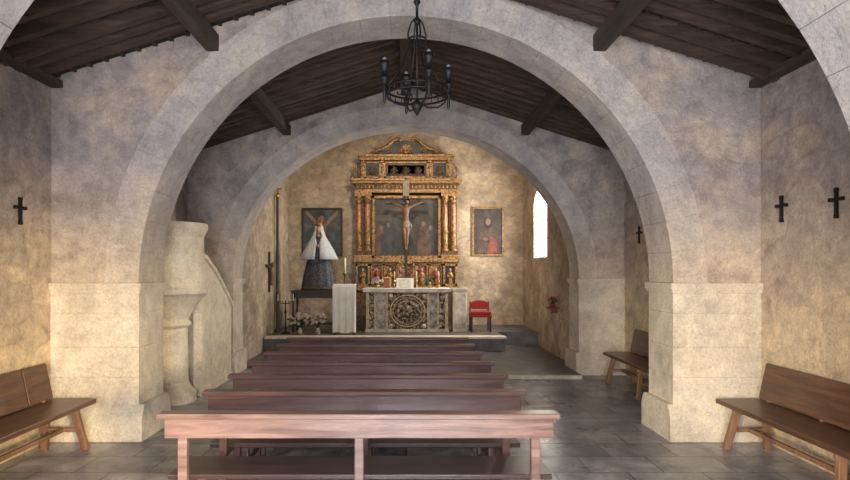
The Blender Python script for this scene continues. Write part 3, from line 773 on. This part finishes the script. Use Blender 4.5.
for k in range(34):
    a=random.uniform(0,6.28); e=random.uniform(.2,1.4); r_=.10
    p=(c[0]+r_*math.cos(a)*math.cos(e)*.8,c[1]+r_*1.2*math.sin(a)*math.cos(e),z+.08+r_*math.sin(e)*1.1)
    m.tube([(c[0],c[1],z+.06),p],.003,M_green,4); m.ell(p,(.02,.026,.014),M_redfl if k%4 else M_green,6,5)
m.build('potted_poinsettia')
m=MB(); Y=12.55; x0=-CW+.0005; zc=PZ(272,Y)
m.box(x0,x0+.04,Y-.03,Y+.03,zc-.42,zc+.42,M_dark); m.box(x0,x0+.04,Y-.30,Y+.30,zc+.10,zc+.16,M_dark)
m.tube([(x0+.07,Y,zc-.28),(x0+.09,Y,zc-.1),(x0+.07,Y,zc+.1)],[.03,.04,.05],M_corpus,8); m.ell((x0+.09,Y,zc+.17),(.035,.035,.045),M_corpus,8,6)
for s_ in (-1,1): m.tube([(x0+.07,Y+s_*.03,zc+.08),(x0+.05,Y+s_*.25,zc+.14)],[.022,.014],M_corpus,6)
m.build('wall_crucifix',bevel=.003)
m=MB(); Y=13.1; x=PX(277.5,Y)
m.lathe([(.07,0),(.07,.03),(.03,.06),(.028,2.9),(.035,2.92),(.0,2.95)],(x,Y,.352),M_dark,12)
m.ell((x,Y,.352+2.97),(.05,.05,.06),M_brass,10,8); m.box(x-.012,x+.012,Y-.012,Y+.012,3.33,3.6,M_brass); m.box(x-.09,x+.09,Y-.012,Y+.012,3.46,3.485,M_brass)
m.build('processional_staff')

# added window frames on the solid nave walls, around the side fill lamps
M_frame=M_dark
for k,s_ in enumerate((-1,1)):
    m=MB(); a,b=sorted((s_*(W-.001),s_*(W-.06)))
    y0,y1,z0_,z1_=.2,1.6,1.7,3.1
    m.box(a,b,y0-.06,y0,z0_,z1_,M_frame); m.box(a,b,y1,y1+.06,z0_,z1_,M_frame); m.box(a,b,y0-.06,y1+.06,z0_-.06,z0_,M_frame); m.box(a,b,y0-.06,y1+.06,z1_,z1_+.06,M_frame)
    m.build('window_%d'%(k+2))

# ---------------------------------------------------------------- lights
def area(name,loc,rot,sx_,sy_,e,c):
    l=bpy.data.lights.new(name,'AREA'); l.shape='RECTANGLE'; l.size=sx_; l.size_y=sy_; l.energy=e; l.color=c
    o=bpy.data.objects.new(name,l); sc.collection.objects.link(o); o.location=loc; o.rotation_euler=rot; return o
R90=math.radians(90)
area('doorway_daylight',(0,-1.55,1.5),(R90,0,0),2.1,2.7,370,(0.98,0.96,0.98))
area('window_daylight',(CW+WT-.005,wc,2.72),(R90,0,R90),1.22,1.45,190,(1.0,0.95,0.86))
area('side_fill_light',(-W+.03,.9,2.4),(R90,0,-R90),1.3,1.3,170,(0.88,0.92,1.0))  # added fill lamp on the left wall, no opening behind it
area('side_fill_light.001',(W-.03,.9,2.4),(R90,0,R90),1.3,1.3,70,(1.0,0.94,0.88))  # weaker added fill on the right wall, likewise without an opening
def spot(name,loc,tgt,e,c,ang,r=.15,blend=.8):
    l=bpy.data.lights.new(name,'SPOT'); l.energy=e; l.color=c; l.spot_size=math.radians(ang); l.spot_blend=blend; l.shadow_soft_size=r
    o=bpy.data.objects.new(name,l); sc.collection.objects.link(o); o.location=loc
    o.rotation_euler=(Vector(tgt)-Vector(loc)).to_track_quat('-Z','Y').to_euler(); return o
spot('chancel_fill_spot',(0,10.6,4.7),(0,14.6,2.2),340,(1.0,0.87,0.67),120,.2,1.0)  # added lamp inside the chancel arch, brightens the altarpiece
spot('sun_bounce_left',(1.5,-1.0,1.6),(-3.45,5.3,.45),2600,(1.0,0.77,0.42),32,.3,1.0)
spot('sun_bounce_right',(-1.5,-1.0,1.6),(3.3,5.8,.5),1700,(1.0,0.82,0.54),32,.3,1.0)
spot('pulpit_fill_spot',(1.6,6.9,3.4),(-2.9,8.4,1.0),300,(1.0,0.84,0.60),45,.2,1.0)  # added warm lamp that lightens the pulpit
w=bpy.data.worlds.new('World'); sc.world=w; w.use_nodes=True
w.node_tree.nodes['Background'].inputs[0].default_value=(0.9,0.95,1,1); w.node_tree.nodes['Background'].inputs[1].default_value=2.0
sc.view_settings.view_transform='Standard'
# ---------------------------------------------------------------- camera
cd=bpy.data.cameras.new('camera'); cam=bpy.data.objects.new('camera',cd); sc.collection.objects.link(cam)
cam.location=(0,0,EYE); cam.rotation_euler=(math.radians(90),0,0)
cd.sensor_width=36; cd.lens=36*F/850; cd.shift_x=(425-CX)/850; cd.shift_y=(HY-240)/850; cd.clip_start=.05
sc.camera=cam
